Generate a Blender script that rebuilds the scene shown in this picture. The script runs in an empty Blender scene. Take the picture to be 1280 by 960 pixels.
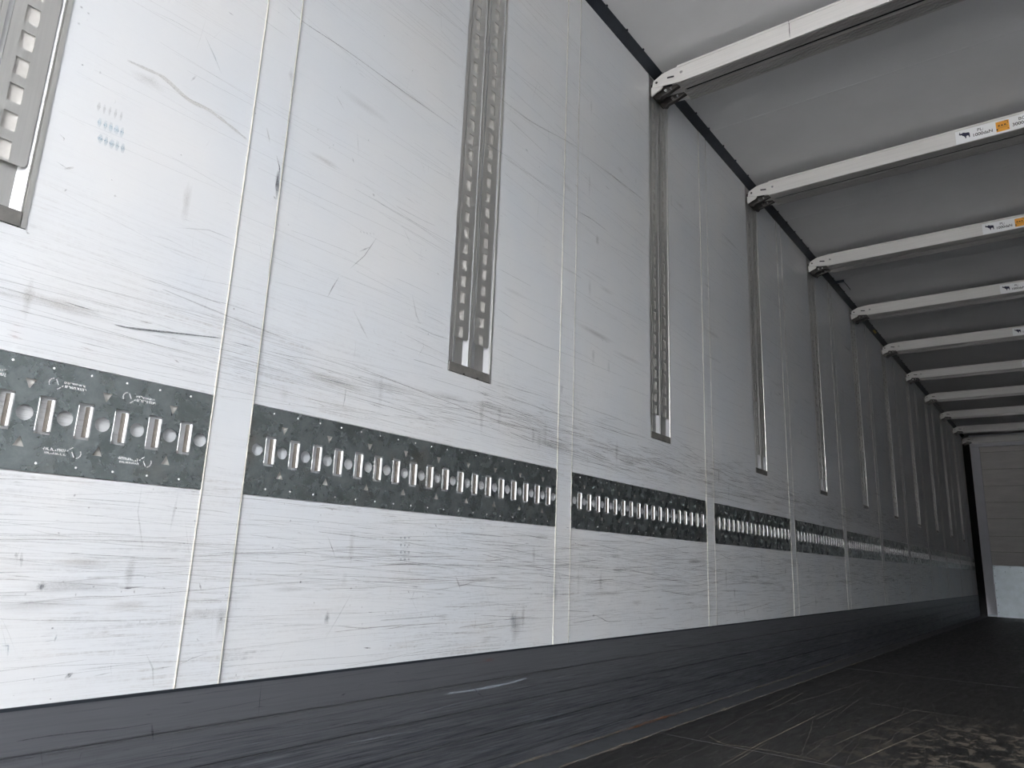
import bpy, bmesh, math, random
from mathutils import Vector, Matrix

# ---------------------------------------------------------------- camera
SC = bpy.context.scene
COL = SC.collection
cam_d = bpy.data.cameras.new('camera')
cam = bpy.data.objects.new('camera', cam_d)
COL.objects.link(cam)
SC.camera = cam
cam_d.sensor_fit = 'HORIZONTAL'
cam_d.sensor_width = 36.0
cam_d.lens = 910.742 / 1280 * 36.0
cam_d.clip_start = 0.02
cam_d.clip_end = 200
_r = Vector((0.795069, 0.605239, 0.039377))
_u = Vector((0.110974, -0.208993, 0.9716))
_f = Vector((-0.59628, 0.76812, 0.233329))
M = Matrix.Identity(4)
for i in range(3):
    M[i][0] = _r[i]; M[i][1] = _u[i]; M[i][2] = -_f[i]
CAM_POS = (1.3137, 0.0, 0.5568)
for i in range(3):
    M[i][3] = CAM_POS[i]
cam.matrix_world = M

# ---------------------------------------------------------------- light
REAR = -3.0          # y of the open rear doorway
SC.view_settings.view_transform = 'Standard'
SC.view_settings.look = 'None'
SC.view_settings.gamma = 1.0
SC.view_settings.use_curve_mapping = False
SC.view_settings.exposure = 0.0
world = bpy.data.worlds.new('overcast_sky')
SC.world = world
world.use_nodes = True
wn = world.node_tree
wn.nodes.clear()
wo = wn.nodes.new('ShaderNodeOutputWorld')
wb = wn.nodes.new('ShaderNodeBackground')
wc = wn.nodes.new('ShaderNodeTexCoord')
wx = wn.nodes.new('ShaderNodeSeparateXYZ')
wn.links.new(wc.outputs['Generated'], wx.inputs[0])
# overcast sky above a dim skyline (trees and sheds round the yard up to about 8 degrees)
wr = wn.nodes.new('ShaderNodeValToRGB')
SKY = 42.0
wn.links.new(wx.outputs[2], wr.inputs[0])
els = wr.color_ramp.elements
els[0].position = 0.0; els[0].color = (.05, .05, .05, 1)
els[1].position = 1.0; els[1].color = (.35, .35, .35, 1)
for ps, vv in ((.10, .10), (.17, 1.0), (.28, 1.0), (.42, .55)):
    e = els.new(ps); e.color = (vv, vv, vv, 1)
wm_ = wn.nodes.new('ShaderNodeMath'); wm_.operation = 'MULTIPLY'
wn.links.new(wr.outputs[0], wm_.inputs[0]); wm_.inputs[1].default_value = SKY
wn.links.new(wm_.outputs[0], wb.inputs['Strength'])
wb.inputs['Color'].default_value = (0.945, 0.965, 1.0, 1)
wn.links.new(wb.outputs[0], wo.inputs[0])

# ---------------------------------------------------------------- helpers
def tag(o, label=None, cat=None, group=None, kind=None):
    if label: o['label'] = label
    if cat: o['category'] = cat
    if group: o['group'] = group
    if kind: o['kind'] = kind
    return o

def empty(name, loc=(0, 0, 0)):
    o = bpy.data.objects.new(name, None)
    o.empty_display_size = 0.05
    o.location = loc
    COL.objects.link(o)
    return o

class MB:
    """collects verts and faces of one mesh"""
    def __init__(s): s.v = []; s.f = []; s.m = []; s.mat = 0
    def face(s, pts):
        n = len(s.v); s.v += [tuple(p) for p in pts]
        s.f.append(tuple(range(n, n + len(pts)))); s.m.append(s.mat)
    def box(s, a, b):
        x0, y0, z0 = a; x1, y1, z1 = b
        n = len(s.v)
        s.v += [(x0,y0,z0),(x1,y0,z0),(x1,y1,z0),(x0,y1,z0),(x0,y0,z1),(x1,y0,z1),(x1,y1,z1),(x0,y1,z1)]
        for q in ((0,3,2,1),(4,5,6,7),(0,1,5,4),(1,2,6,5),(2,3,7,6),(3,0,4,7)):
            s.f.append(tuple(n + k for k in q)); s.m.append(s.mat)
    def prism(s, prof, fn0, fn1, cap=True):
        """closed 2D profile swept between two placements"""
        k = len(prof); n = len(s.v)
        s.v += [tuple(fn0(*p)) for p in prof] + [tuple(fn1(*p)) for p in prof]
        for i in range(k):
            j = (i + 1) % k
            s.f.append((n+i, n+j, n+k+j, n+k+i)); s.m.append(s.mat)
        if cap:
            s.f.append(tuple(n+i for i in reversed(range(k)))); s.m.append(s.mat)
            s.f.append(tuple(n+k+i for i in range(k))); s.m.append(s.mat)
    def cyl(s, c, ax, r, h, seg=12):
        pr = [(r*math.cos(2*math.pi*i/seg), r*math.sin(2*math.pi*i/seg)) for i in range(seg)]
        def pl(t):
            def fn(a, b):
                q = list(c); o = [0,1,2]; o.remove(ax)
                q[o[0]] += a; q[o[1]] += b; q[ax] += t
                return q
            return fn
        s.prism(pr, pl(0), pl(h))
    def build(s, name, mats, parent=None, smooth=False, bevel=0):
        me = bpy.data.meshes.new(name)
        me.from_pydata(s.v, [], s.f)
        if not isinstance(mats, (list, tuple)): mats = [mats]
        for m in mats: me.materials.append(m)
        me.polygons.foreach_set('material_index', s.m)
        bm = bmesh.new(); bm.from_mesh(me)
        bmesh.ops.recalc_face_normals(bm, faces=bm.faces)
        bm.to_mesh(me); bm.free()
        if smooth: me.polygons.foreach_set('use_smooth', [True]*len(me.polygons))
        me.update()
        o = bpy.data.objects.new(name, me)
        COL.objects.link(o)
        if parent: o.parent = parent
        if bevel:
            b = o.modifiers.new('bevel', 'BEVEL'); b.width = bevel; b.segments = 2; b.limit_method = 'ANGLE'
        return o

def sheet(name, outer, holes, thick, fn, mat, parent=None):
    """a flat sheet with holes: (u, v) loops, thickness along w, placed by fn(u, v, w)"""
    cu = bpy.data.curves.new(name, 'CURVE')
    cu.dimensions = '2D'; cu.fill_mode = 'BOTH'; cu.extrude = thick / 2
    for lp in [outer] + holes:
        sp = cu.splines.new('POLY'); sp.points.add(len(lp) - 1)
        for i, (a, b) in enumerate(lp): sp.points[i].co = (a, b, 0, 1)
        sp.use_cyclic_u = True
    t = bpy.data.objects.new(name, cu); COL.objects.link(t)
    me = bpy.data.meshes.new_from_object(t)
    bpy.data.objects.remove(t); bpy.data.curves.remove(cu)
    for v in me.vertices: v.co = fn(*v.co)
    me.materials.clear(); me.materials.append(mat)
    for p in me.polygons: p.use_smooth = False
    me.name = name
    o = bpy.data.objects.new(name, me); COL.objects.link(o)
    if parent: o.parent = parent
    return o

def join_into(o, mb):
    """append the faces of mb to the mesh of o"""
    bm = bmesh.new(); bm.from_mesh(o.data)
    for f, m in zip(mb.f, mb.m):
        vs = [bm.verts.new(mb.v[i]) for i in f]
        nf = bm.faces.new(vs); nf.material_index = m
    bmesh.ops.recalc_face_normals(bm, faces=bm.faces)
    bm.to_mesh(o.data); bm.free()

def text_mesh(name, body, size, loc, mat, parent, bold=0.0):
    cu = bpy.data.curves.new(name, 'FONT')
    cu.body = body; cu.size = size; cu.extrude = 0.0002; cu.offset = bold
    cu.align_x = 'CENTER'
    t = bpy.data.objects.new(name, cu); COL.objects.link(t)
    me = bpy.data.meshes.new_from_object(t)
    bpy.data.objects.remove(t); bpy.data.curves.remove(cu)
    for v in me.vertices:
        a, b, c = v.co
        v.co = (loc[0] + a, loc[1] - c, loc[2] + b)
    me.materials.clear(); me.materials.append(mat)
    o = bpy.data.objects.new(name, me); COL.objects.link(o); o.parent = parent
    return o

# ---------------------------------------------------------------- materials
class N:
    def __init__(s, name):
        s.mat = bpy.data.materials.new(name); s.mat.use_nodes = True
        s.t = s.mat.node_tree; s.t.nodes.clear()
        s.out = s.t.nodes.new('ShaderNodeOutputMaterial')
        s.b = s.t.nodes.new('ShaderNodeBsdfPrincipled')
        s.t.links.new(s.b.outputs[0], s.out.inputs[0])
    def n(s, ty, **kw):
        x = s.t.nodes.new(ty)
        for k, v in kw.items(): setattr(x, k, v)
        return x
    def l(s, a, b): s.t.links.new(a, b)
    def coord(s, scale=(1, 1, 1), loc=(0, 0, 0)):
        c = s.n('ShaderNodeNewGeometry'); m = s.n('ShaderNodeMapping')
        m.inputs['Scale'].default_value = scale; m.inputs['Location'].default_value = loc
        s.l(c.outputs['Position'], m.inputs['Vector']); return m.outputs[0]
    def noise(s, vec, sc, det=6, rough=.6, dist=0.0):
        x = s.n('ShaderNodeTexNoise'); s.l(vec, x.inputs['Vector'])
        x.inputs['Scale'].default_value = sc; x.inputs['Detail'].default_value = det
        x.inputs['Roughness'].default_value = rough; x.inputs['Distortion'].default_value = dist
        return x.outputs['Fac']
    def ramp(s, fac, lo, hi, a=0.0, b=1.0):
        x = s.n('ShaderNodeMapRange'); s.l(fac, x.inputs[0])
        x.inputs[1].default_value = lo; x.inputs[2].default_value = hi
        x.inputs[3].default_value = a; x.inputs[4].default_value = b
        return x.outputs[0]
    def math(s, op, a, b=None):
        x = s.n('ShaderNodeMath', operation=op)
        for i, q in enumerate((a, b)):
            if q is None: continue
            if isinstance(q, (int, float)): x.inputs[i].default_value = q
            else: s.l(q, x.inputs[i])
        return x.outputs[0]
    def mix(s, fac, a, b):
        x = s.n('ShaderNodeMix', data_type='RGBA')
        s.l(fac, x.inputs[0]) if not isinstance(fac, float) else setattr(x.inputs[0], 'default_value', fac)
        for i, q in ((6, a), (7, b)):
            if isinstance(q, tuple): x.inputs[i].default_value = (*q, 1)
            else: s.l(q, x.inputs[i])
        return x.outputs[2]
    def color(s, c):
        if isinstance(c, tuple): s.b.inputs['Base Color'].default_value = (*c, 1)
        else: s.l(c, s.b.inputs['Base Color'])
    def rough(s, r):
        if isinstance(r, (int, float)): s.b.inputs['Roughness'].default_value = r
        else: s.l(r, s.b.inputs['Roughness'])
    def metal(s, m): s.b.inputs['Metallic'].default_value = m
    def bump(s, h, strength=.2, dist=.001):
        x = s.n('ShaderNodeBump'); s.l(h, x.inputs['Height'])
        x.inputs['Strength'].default_value = strength; x.inputs['Distance'].default_value = dist
        s.l(x.outputs[0], s.b.inputs['Normal'])
    def zpos(s):
        c = s.n('ShaderNodeNewGeometry'); q = s.n('ShaderNodeSeparateXYZ')
        s.l(c.outputs['Position'], q.inputs[0]); return q.outputs

def wall_material():
    m = N('scuffed_white_panel')
    xyz = m.zpos()
    fine = m.noise(m.coord((1, 1.4, 60)), 3.0, 7, .72, .3)       # long level scrapes
    fine2 = m.noise(m.coord((1, 3.5, 170), (0, 3, 9)), 3.0, 5, .7, .4)
    patch = m.noise(m.coord((1, 1, 3.2), (0, 5, 2)), 1.6, 4, .6)
    vert = m.noise(m.coord((1, 40, 2.2), (0, 1, 4)), 2.5, 5, .7, .6)
    speck = m.noise(m.coord((1, 1, 1)), 95, 3, .6)
    # where the cargo rubs: below about 1.15 m
    low = m.ramp(xyz[2], 1.25, .95, .12, 1.0)
    a = m.math('MULTIPLY', m.ramp(fine, .50, .66), m.ramp(patch, .38, .62, .15, 1))
    b = m.math('MULTIPLY', m.ramp(fine2, .52, .68), m.ramp(patch, .42, .6, .1, 1))
    c = m.math('MULTIPLY', m.ramp(vert, .62, .8), m.ramp(patch, .5, .35, 0, 1))
    s = m.math('ADD', m.math('MULTIPLY', a, .55), m.math('MULTIPLY', b, .6))
    s = m.math('ADD', s, m.math('MULTIPLY', c, .3))
    s = m.math('MULTIPLY', s, low)
    sp = m.math('MULTIPLY', m.ramp(speck, .72, .8), .5)
    s = m.math('ADD', s, m.math('MULTIPLY', sp, m.ramp(patch, .45, .62)))
    grit = m.noise(m.coord((1, 9, 14)), 9, 6, .8)
    s = m.math('MULTIPLY', s, m.ramp(grit, .38, .62, .15, 1.5))
    s = m.math('MINIMUM', s, 1.0)
    tint = m.noise(m.coord((1, 1, 1), (0, 8, 1)), 2.3, 3)
    base = m.mix(m.ramp(tint, .35, .65), (.63, .65, .675), (.675, .675, .675))
    dirt = m.mix(m.ramp(m.noise(m.coord((1, 1, 6)), 4, 3), .4, .6), (.33, .29, .26), (.22, .22, .23))
    m.color(m.mix(m.math('MULTIPLY', s, .8), base, dirt))
    m.rough(m.ramp(s, 0, 1, .34, .5))
    m.b.inputs['Specular IOR Level'].default_value = .4
    m.bump(m.math('ADD', s, m.math('MULTIPLY', m.noise(m.coord((1, 1, 1)), 180, 2), .15)), .05, .0006)
    return m.mat

def simple(name, col, rough=.5, metal=0.0, var=0.0, scale=6, stretch=(1, 1, 1), rvar=0.0, bump=0.0, spec=None):
    m = N(name)
    if var or rvar or bump:
        f = m.noise(m.coord(stretch), scale, 6, .65)
    if var:
        d = tuple(max(0, c * (1 - var)) for c in col); e = tuple(min(1, c * (1 + var * .5)) for c in col)
        m.color(m.mix(m.ramp(f, .3, .7), d, e))
    else: m.color(col)
    m.rough(m.ramp(f, .3, .7, rough - rvar, rough + rvar) if rvar else rough)
    m.metal(metal)
    if bump: m.bump(f, bump, .001)
    if spec is not None: m.b.inputs['Specular IOR Level'].default_value = spec
    return m.mat

def plate_material():
    m = N('galvanised_lashing_steel')
    g = m.noise(m.coord((1, 1, 1)), 22, 7, .7, .4)
    h = m.noise(m.coord((1, 1, 1), (0, 4, 4)), 7, 4, .6)
    w = m.noise(m.coord((1, 2, 60)), 4, 5, .7)
    c = m.mix(m.ramp(g, .35, .68), (.25, .285, .28), (.40, .44, .44))
    c = m.mix(m.math('MULTIPLY', m.ramp(h, .55, .75), .35), c, (.34, .26, .18))
    c = m.mix(m.math('MULTIPLY', m.ramp(w, .62, .75), .5), c, (.12, .13, .14))
    m.color(c); m.metal(.95)
    m.rough(m.ramp(g, .3, .7, .22, .34))
    m.bump(m.math('ADD', g, w), .05, .0005)
    return m.mat

def kick_material():
    m = N('scraped_grey_aluminium')
    xyz = m.zpos()
    s = m.noise(m.coord((1, 1.2, 70)), 3.2, 8, .75, .4)
    p = m.noise(m.coord((1, 1, 4), (0, 3, 3)), 1.7, 5, .6)
    v = m.noise(m.coord((1, 60, 5)), 2.0, 4, .7)
    lo = m.ramp(xyz[2], .26, .14, .12, 1)
    c = m.mix(m.math('MULTIPLY', m.ramp(s, .42, .66), lo), (.165, .17, .185), (.045, .052, .066))
    c = m.mix(m.math('MULTIPLY', m.math('MULTIPLY', m.ramp(p, .52, .7), m.ramp(s, .5, .3)), lo), c, (.30, .34, .39))
    c = m.mix(m.math('MULTIPLY', m.ramp(v, .66, .8), m.math('MULTIPLY', lo, .6)), c, (.04, .045, .05))
    m.color(c); m.metal(.55)
    m.rough(m.ramp(s, .3, .7, .34, .52))
    m.bump(s, .1, .001)
    return m.mat

def floor_material():
    m = N('worn_dark_plywood_floor')
    xyz = m.zpos()
    g = m.noise(m.coord((1.2, .8, 1)), 17, 7, .62, .8)
    g2 = m.noise(m.coord((5, .9, 1), (2, 0, 0)), 7, 6, .65, .6)
    big = m.noise(m.coord((1, .7, 1), (3, 1, 0)), 1.4, 4, .55)
    area = m.math('MULTIPLY', m.ramp(xyz[0], .45, .95), m.math('MULTIPLY', m.ramp(xyz[1], 3.75, 3.35), m.ramp(big, .3, .5, .45, 1)))
    worn = m.math('MULTIPLY', m.ramp(g, .53, .56), area)
    w2 = m.math('MULTIPLY', m.ramp(g2, .62, .66), m.math('MULTIPLY', area, .8))
    film = m.mix(m.ramp(big, .35, .65), (.010, .010, .0105), (.016, .015, .014))
    film = m.mix(m.ramp(g2, .4, .7, 0, .4), film, (.014, .013, .013))
    wood = m.mix(m.ramp(g2, .3, .7), (.10, .085, .065), (.17, .145, .115))
    m.color(m.mix(m.math('MAXIMUM', worn, w2), film, wood))
    m.rough(m.ramp(g2, .3, .7, .42, .62))
    m.bump(m.noise(m.coord((1, 1, 1)), 160, 3), .2, .001)
    return m.mat

WALL = wall_material()
PLATE = plate_material()
KICK = kick_material()
FLOOR = floor_material()
CEIL = simple('white_ceiling_sheet', (.66, .66, .665), .5, var=.06, scale=2.5)
BEAD = simple('cream_sealant', (.40, .38, .34), .7, var=.35, scale=20)
LINER = simple('pale_liner', (.64, .615, .58), .6, var=.2, scale=15)
RAIL = simple('brushed_zinc_rail', (.68, .67, .645), .36, .9, var=.05, scale=8, stretch=(1, 30, 1), rvar=.02)
RAILB = simple('bright_zinc_flank', (.52, .52, .53), .42, .35, var=.1, scale=8, stretch=(1, 30, 1))
CAP = simple('dull_end_cap', (.22, .21, .195), .5, .5, var=.25, scale=30)
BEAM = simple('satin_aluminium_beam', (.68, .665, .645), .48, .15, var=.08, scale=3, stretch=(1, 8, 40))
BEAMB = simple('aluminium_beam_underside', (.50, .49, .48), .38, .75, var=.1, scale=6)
DARKM = simple('dark_steel', (.035, .042, .052), .45, .4, var=.3, scale=12)
HOOK = simple('oiled_hook_steel', (.10, .095, .09), .4, .8, var=.3, scale=30)
CHROME = simple('bright_rivet', (.85, .85, .85), .25, .9)
GALV = simple('spangled_galvanised_sheet', (.50, .56, .59), .42, .6, var=.22, scale=9, rvar=.08)
FRONT = simple('front_board_grey', (.72, .69, .67), .6, 0, var=.12, scale=3, stretch=(1, 1, 5))
FRAME = simple('front_frame_grey', (.66, .66, .70), .5, 0, var=.06, scale=5)
STICK = simple('white_sticker', (.82, .83, .84), .45)
NAVY = simple('navy_print', (.012, .014, .045), .5)
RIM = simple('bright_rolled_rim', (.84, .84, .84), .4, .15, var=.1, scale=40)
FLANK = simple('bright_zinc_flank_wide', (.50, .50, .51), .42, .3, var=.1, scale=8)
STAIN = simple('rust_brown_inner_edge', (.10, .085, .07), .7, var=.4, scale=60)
VOID = simple('black_recess_shade', (.006, .006, .007), .9)  # flat black painted in for the shade deep in corner gap and bar slot
BLACK = simple('black_print', (.02, .02, .025), .5)
ORANGE = simple('orange_print', (.80, .36, .04), .5)
YELLOW = simple('faded_yellow_sticker', (.45, .36, .08), .6)
EDGE = simple('floor_edge_strip', (.095, .10, .108), .45, .5, var=.35, scale=12, stretch=(2, 1, 1))
GROUND = simple('yard_asphalt', (.44, .42, .395), .9, var=.2, scale=3)
def mark_material():
    m = N('scuff_marks')
    a = m.n('ShaderNodeAttribute', attribute_name='mark')
    m.l(a.outputs['Color'], m.b.inputs['Base Color']); m.rough(.6)
    m.b.inputs['Specular IOR Level'].default_value = .3
    grain = m.noise(m.coord((1, 1, 1)), 420, 4, .8)
    f = m.math('MULTIPLY', a.outputs['Alpha'], m.ramp(grain, .35, .6, .35, 1.0))
    m.l(f, m.b.inputs['Alpha'])
    return m.mat
MARK = mark_material()

# ================================================================ dimensions
PIT = 1.2                       # pitch of panels, rails and beams
J0, SW = 0.746, 0.0856          # first joint strip and its width
ZK, ZB0, ZB1, ZR, ZT, ZC = 0.307, 0.660, 0.845, 1.048, 2.708, 2.74
WID, YEND = 2.49, 13.41
RW = 0.184
RAILS = [0.196] + [1.405 + PIT * i for i in range(10)]      # left edges of the wall rails
JOINTS = [J0 + PIT * i for i in range(-2, 11)]
PLATES = []                                                # y spans of the lashing plates
for a in JOINTS:
    PLATES.append((a + SW, min(a + PIT, 13.30)))

# ================================================================ the setting
# side wall with pockets for the plates and the rails
ys = sorted(set([REAR, 13.34] + [y for a, b in PLATES for y in (a, b) if y > REAR] + [y for r in RAILS for y in (r, r + RW)]))
zs = [ZK, ZB0, ZB1, ZR, ZT, ZC + .02]
def depth(y, z):
    if ZB0 < z < ZB1 and any(a < y < b for a, b in PLATES): return -0.0062
    if ZR < z < ZT and any(r < y < r + RW for r in RAILS): return -0.0145
    return 0.0
mb = MB()
D = [[depth((ys[i] + ys[i+1]) / 2, (zs[j] + zs[j+1]) / 2) for j in range(len(zs)-1)] for i in range(len(ys)-1)]
for i in range(len(ys)-1):
    for j in range(len(zs)-1):
        d = D[i][j]; y0, y1, z0, z1 = ys[i], ys[i+1], zs[j], zs[j+1]
        mb.face([(d, y0, z0), (d, y1, z0), (d, y1, z1), (d, y0, z1)])
        if i+1 < len(ys)-1 and D[i+1][j] != d:
            e = D[i+1][j]; mb.face([(d, y1, z0), (e, y1, z0), (e, y1, z1), (d, y1, z1)])
        if j+1 < len(zs)-1 and D[i][j+1] != d:
            e = D[i][j+1]; mb.face([(d, y0, z1), (e, y0, z1), (e, y1, z1), (d, y1, z1)])
Y0, Y1 = ys[0], ys[-1]; ZT2 = zs[-1]
mb.face([(-.05, Y0, ZK), (-.05, Y1, ZK), (-.05, Y1, ZT2), (-.05, Y0, ZT2)])
mb.face([(0, Y1, ZK), (-.05, Y1, ZK), (-.05, Y1, ZT2), (0, Y1, ZT2)])
mb.face([(0, Y0, ZK), (-.05, Y0, ZK), (-.05, Y0, ZT2), (0, Y0, ZT2)])
wall = mb.build('wall_left', WALL); tag(wall, kind='structure')

# joint strips between the panels
for k, a in enumerate(JOINTS[1:]):
    mb = MB()
    z_segs = [(ZK + .001, ZC - .002)]
    for z0, z1 in z_segs:
        mb.box((-.002, a + .002, z0), (.0012, a + SW - .002, z1))
    st = mb.build('trim_%d' % (k + 3), WALL); tag(st, kind='structure')
    for y in (a, a + SW):
        b = MB()
        pr = [(-.0018, 0), (-.0012, .0018), (0, .0026), (.0012, .0018), (.0018, 0)]
        b.prism(pr, lambda p, q: (q, y + p, ZK + .001), lambda p, q: (q, y + p, ZC - .002))
        b.build('sealant_bead', BEAD, st)

# right wall (outside the frame), floor, ceiling
mb = MB(); mb.box((WID, REAR, 0), (WID + .05, YEND + .3, ZC + .02))
tag(mb.build('wall_right', WALL), kind='structure')
mb = MB(); mb.box((WID - .004, REAR, 0), (WID, 13.34, ZK))
tag(mb.build('baseboard_right', KICK), kind='structure')
mb = MB(); mb.box((-.05, REAR, -.04), (WID + .05, YEND + .3, 0))
fl = mb.build('floor', FLOOR); tag(fl, kind='structure')
mb = MB(); mb.box((-.05, REAR, ZC), (WID + .05, YEND + .3, ZC + .05))
ce = mb.build('ceiling', CEIL); tag(ce, kind='structure')
mb = MB()
for k in range(0, 9):
    y = 3.24 + PIT * k
    mb.prism([(-.004, 0), (-.001, -.0014), (.001, -.0014), (.004, 0)], lambda p, q: (0.02, y + p, ZC + q), lambda p, q: (WID, y + p, ZC + q))
mb.build('sheet_seams', CEIL, ce)
# floor seams and the metal edge strip along the wall
mb = MB()
for y0 in (2.462, 4.92, 7.38, 9.84, 12.3):
    mb.box((.10, y0 - .0015, .0002), (WID - .1, y0 + .0015, .0008))
for x0 in (.32, .62, .92, 1.22, 1.52, 1.82, 2.12):
    mb.box((x0 - .0015, 7.4, .0002), (x0 + .0015, 13.4, .0008))
mb.build('board_joints', BLACK, fl)
mb = MB(); mb.prism([(0.0, 0), (0.0, .010), (.012, .0035), (.098, .0025), (.10, 0)], lambda p, q: (p, REAR, q), lambda p, q: (p, 13.36, q))
tag(mb.build('trim_1', EDGE), kind='structure')

# grooved kick plate along the foot of the wall
gro = [.236, .169, .102, .036]
pr = [(-.03, 0), (.003, 0)]
for g in reversed(gro):
    pr += [(.003, g - .003), (.0045, g - .0022), (.0045, g - .0008), (-.001, g), (-.001, g + .0016), (.003, g + .003)]
pr += [(.003, ZK - .001), (-.03, ZK - .001)]
mb = MB(); mb.prism(pr, lambda p, q: (p, REAR, q), lambda p, q: (p, 13.34, q))
kick = mb.build('baseboard_left', KICK); tag(kick, kind='structure')
mb = MB(); mb.box((-.001, REAR, ZK - .0035), (.0042, 13.34, ZK + .0015))
mb.build('top_seal', DARKM, kick)

# dark steel cove between wall and ceiling, with its small notches
pr = [(0, ZT - .002), (.004, ZT - .002), (.034, ZC - .003), (.034, ZC), (0, ZC)]
mb = MB(); mb.prism(pr, lambda p, q: (p, REAR, q), lambda p, q: (p, 13.36, q))
cove = mb.build('trim_2', DARKM); tag(cove, kind='structure')
mb = MB(); rnd = random.Random(4)
y = REAR + .1
while y < 13.2:
    mb.box((.030, y, ZC - .008), (.041, y + .006, ZC - .001)); y += .14 + rnd.random() * .06
mb.build('clip', DARKM, cove)

# front end wall: recessed corner, frame post, boards, galvanised scuff plate
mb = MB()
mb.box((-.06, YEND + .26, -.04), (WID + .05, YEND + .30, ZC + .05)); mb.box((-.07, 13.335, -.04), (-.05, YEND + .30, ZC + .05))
tag(mb.build('wall_front', VOID), kind='structure')  # coloured black so the deep corner gap reads as shade
mb = MB()
ZF = 2.551
mb.box((.09, YEND, .012), (.215, YEND + .05, ZF))
post = mb.build('door_1', FRAME, bevel=.004); tag(post, kind='structure')
lev = [.02, .748, .95, 1.182, 1.445, 1.692, 1.94, 2.198, 2.463, ZF]
for a, b in zip(lev[1:-1], lev[2:]):
    mb = MB(); mb.box((.217, YEND + .012, a + .003), (WID, YEND + .045, b - .003))
    mb.build('board', FRONT, post, bevel=.003)
mb = MB(); mb.box((.217, YEND + .022, .02), (WID, YEND + .05, ZF)); mb.build('backing', BEAD, post)
mb = MB(); mb.box((.218, YEND + .004, .03), (WID, YEND + .014, .748)); g = mb.build('scuff_plate', GALV, post)
mb = MB()
for k in range(7): mb.cyl((.235, YEND + .001, .07 + k * .105), 1, .006, .004, 8)
for k in range(12): mb.cyl((.24 + k * .2, YEND + .001, .728), 1, .006, .004, 8)
for k in range(7): mb.cyl((.37 + .2 * k, YEND + .001, .66), 1, .006, .004, 8)
mb.build('rivet', DARKM, g)
mb = MB(); mb.box((.09, YEND - .006, .004), (WID, YEND + .02, .034)); mb.build('sill', GALV, post)
mb = MB(); mb.box((.09, YEND - .01, ZF + .002), (WID, YEND + .05, ZC)); mb.build('header', FRAME, post)

# yard outside the open rear doors
mb = MB(); mb.box((-40, -60, -1.25), (40, REAR - .02, -1.2))
tag(mb.build('ground', GROUND), kind='structure')

# ================================================================ lashing plates
def circ(cx, cy, r, n=20, a0=0): return [(cx + r*math.cos(a0+2*math.pi*i/n), cy + r*math.sin(a0+2*math.pi*i/n)) for i in range(n)]
def rrect(x0, y0, x1, y1, r=.002):
    o = []
    for cx, cy, a in ((x1-r, y1-r, 0), (x0+r, y1-r, 90), (x0+r, y0+r, 180), (x1-r, y0+r, 270)):
        for k in range(3):
            t = math.radians(a + 45*k); o.append((cx + r*math.cos(t), cy + r*math.sin(t)))
    return o
def tri(cx, cy, s, up):
    d = 1 if up else -1
    return [(cx - s*.5, cy - d*s*.45), (cx + s*.5, cy - d*s*.45), (cx + s*.06, cy + d*s*.5), (cx - s*.06, cy + d*s*.5)]

MIDZ = .7535
def make_plate(span):
    L = span[1] - span[0] - .004
    fn = lambda u, v, w: (w - .0002, u, v)
    outer = [(0, ZB0 + .002), (L, ZB0 + .002), (L, ZB1 - .002), (0, ZB1 - .002)]
    P = .0597
    n = int((L - .03) / P + 1e-6) + 1
    n = min(19, n)
    holes = []; lips = MB()
    lips.mat = 1
    for k in range(n):
        c = .021 + P * k
        holes.append(circ(c, MIDZ, .0128, 22))
        # raised rim on the far side of each round hole
        if c + P <= L - .01:
            s = c + P/2
            a, b, z0, z1 = s - .0122, s + .0122, MIDZ - .031, MIDZ + .031
            # slot wider at its ends
            holes.append([(a, z0), (b, z0), (b, z0+.004), (b-.0018, z0+.006), (b-.0018, z1-.006), (b, z1-.004), (b, z1), (a, z1), (a, z1-.004), (a+.0018, z1-.006), (a+.0018, z0+.006), (a, z0+.004)])
            # folded lips: a bright rolled rim and a stained inner wall on the far edge
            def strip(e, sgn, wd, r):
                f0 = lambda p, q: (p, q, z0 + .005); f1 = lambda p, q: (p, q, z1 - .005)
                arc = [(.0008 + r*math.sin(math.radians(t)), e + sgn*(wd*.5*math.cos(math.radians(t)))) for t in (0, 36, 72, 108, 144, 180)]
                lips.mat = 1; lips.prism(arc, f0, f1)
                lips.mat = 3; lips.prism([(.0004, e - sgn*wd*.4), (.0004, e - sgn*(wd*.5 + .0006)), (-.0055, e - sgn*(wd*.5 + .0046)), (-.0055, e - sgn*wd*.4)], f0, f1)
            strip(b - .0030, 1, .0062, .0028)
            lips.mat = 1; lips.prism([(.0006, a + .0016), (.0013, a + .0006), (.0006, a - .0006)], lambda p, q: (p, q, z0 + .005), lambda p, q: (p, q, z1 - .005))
    tris = []
    for k in range(1, n, 2):
        c = .021 + P * k
        holes.append(tri(c, .8012, .0165, False)); holes.append(tri(c, .7065, .0165, True))
    root_mb = sheet('lashing_plate', outer, holes, .0018, fn, PLATE)
    root_mb.data.materials.append(RIM)
    root_mb.data.materials.append(LINER)
    root_mb.data.materials.append(STAIN)
    # backing of the stamped triangles, dimples and the pressed maker's mark
    e = MB()
    e.mat = 0
    for k in range(1, n, 2):
        c = .021 + P * k
        for zc in (.8012, .7065):
            e.mat = 2; e.box((-.0042, c - .0105, zc - .0105), (-.0034, c + .0105, zc + .0105)); e.mat = 0
    for k in range(n - 1):
        c = .021 + P * (k + .5)
        for zc in (.8325, .6755):
            e.mat = 1
            e.prism(circ(0, 0, .0022, 8), lambda p, q: (.0006, c + p, zc + q), lambda p, q: (.0017, c + p*.45, zc + q*.45))
            e.mat = 0
    join_into(root_mb, lips); join_into(root_mb, e)
    root_mb.location = (0, span[0] + .002, 0)
    return root_mb, n

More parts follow.
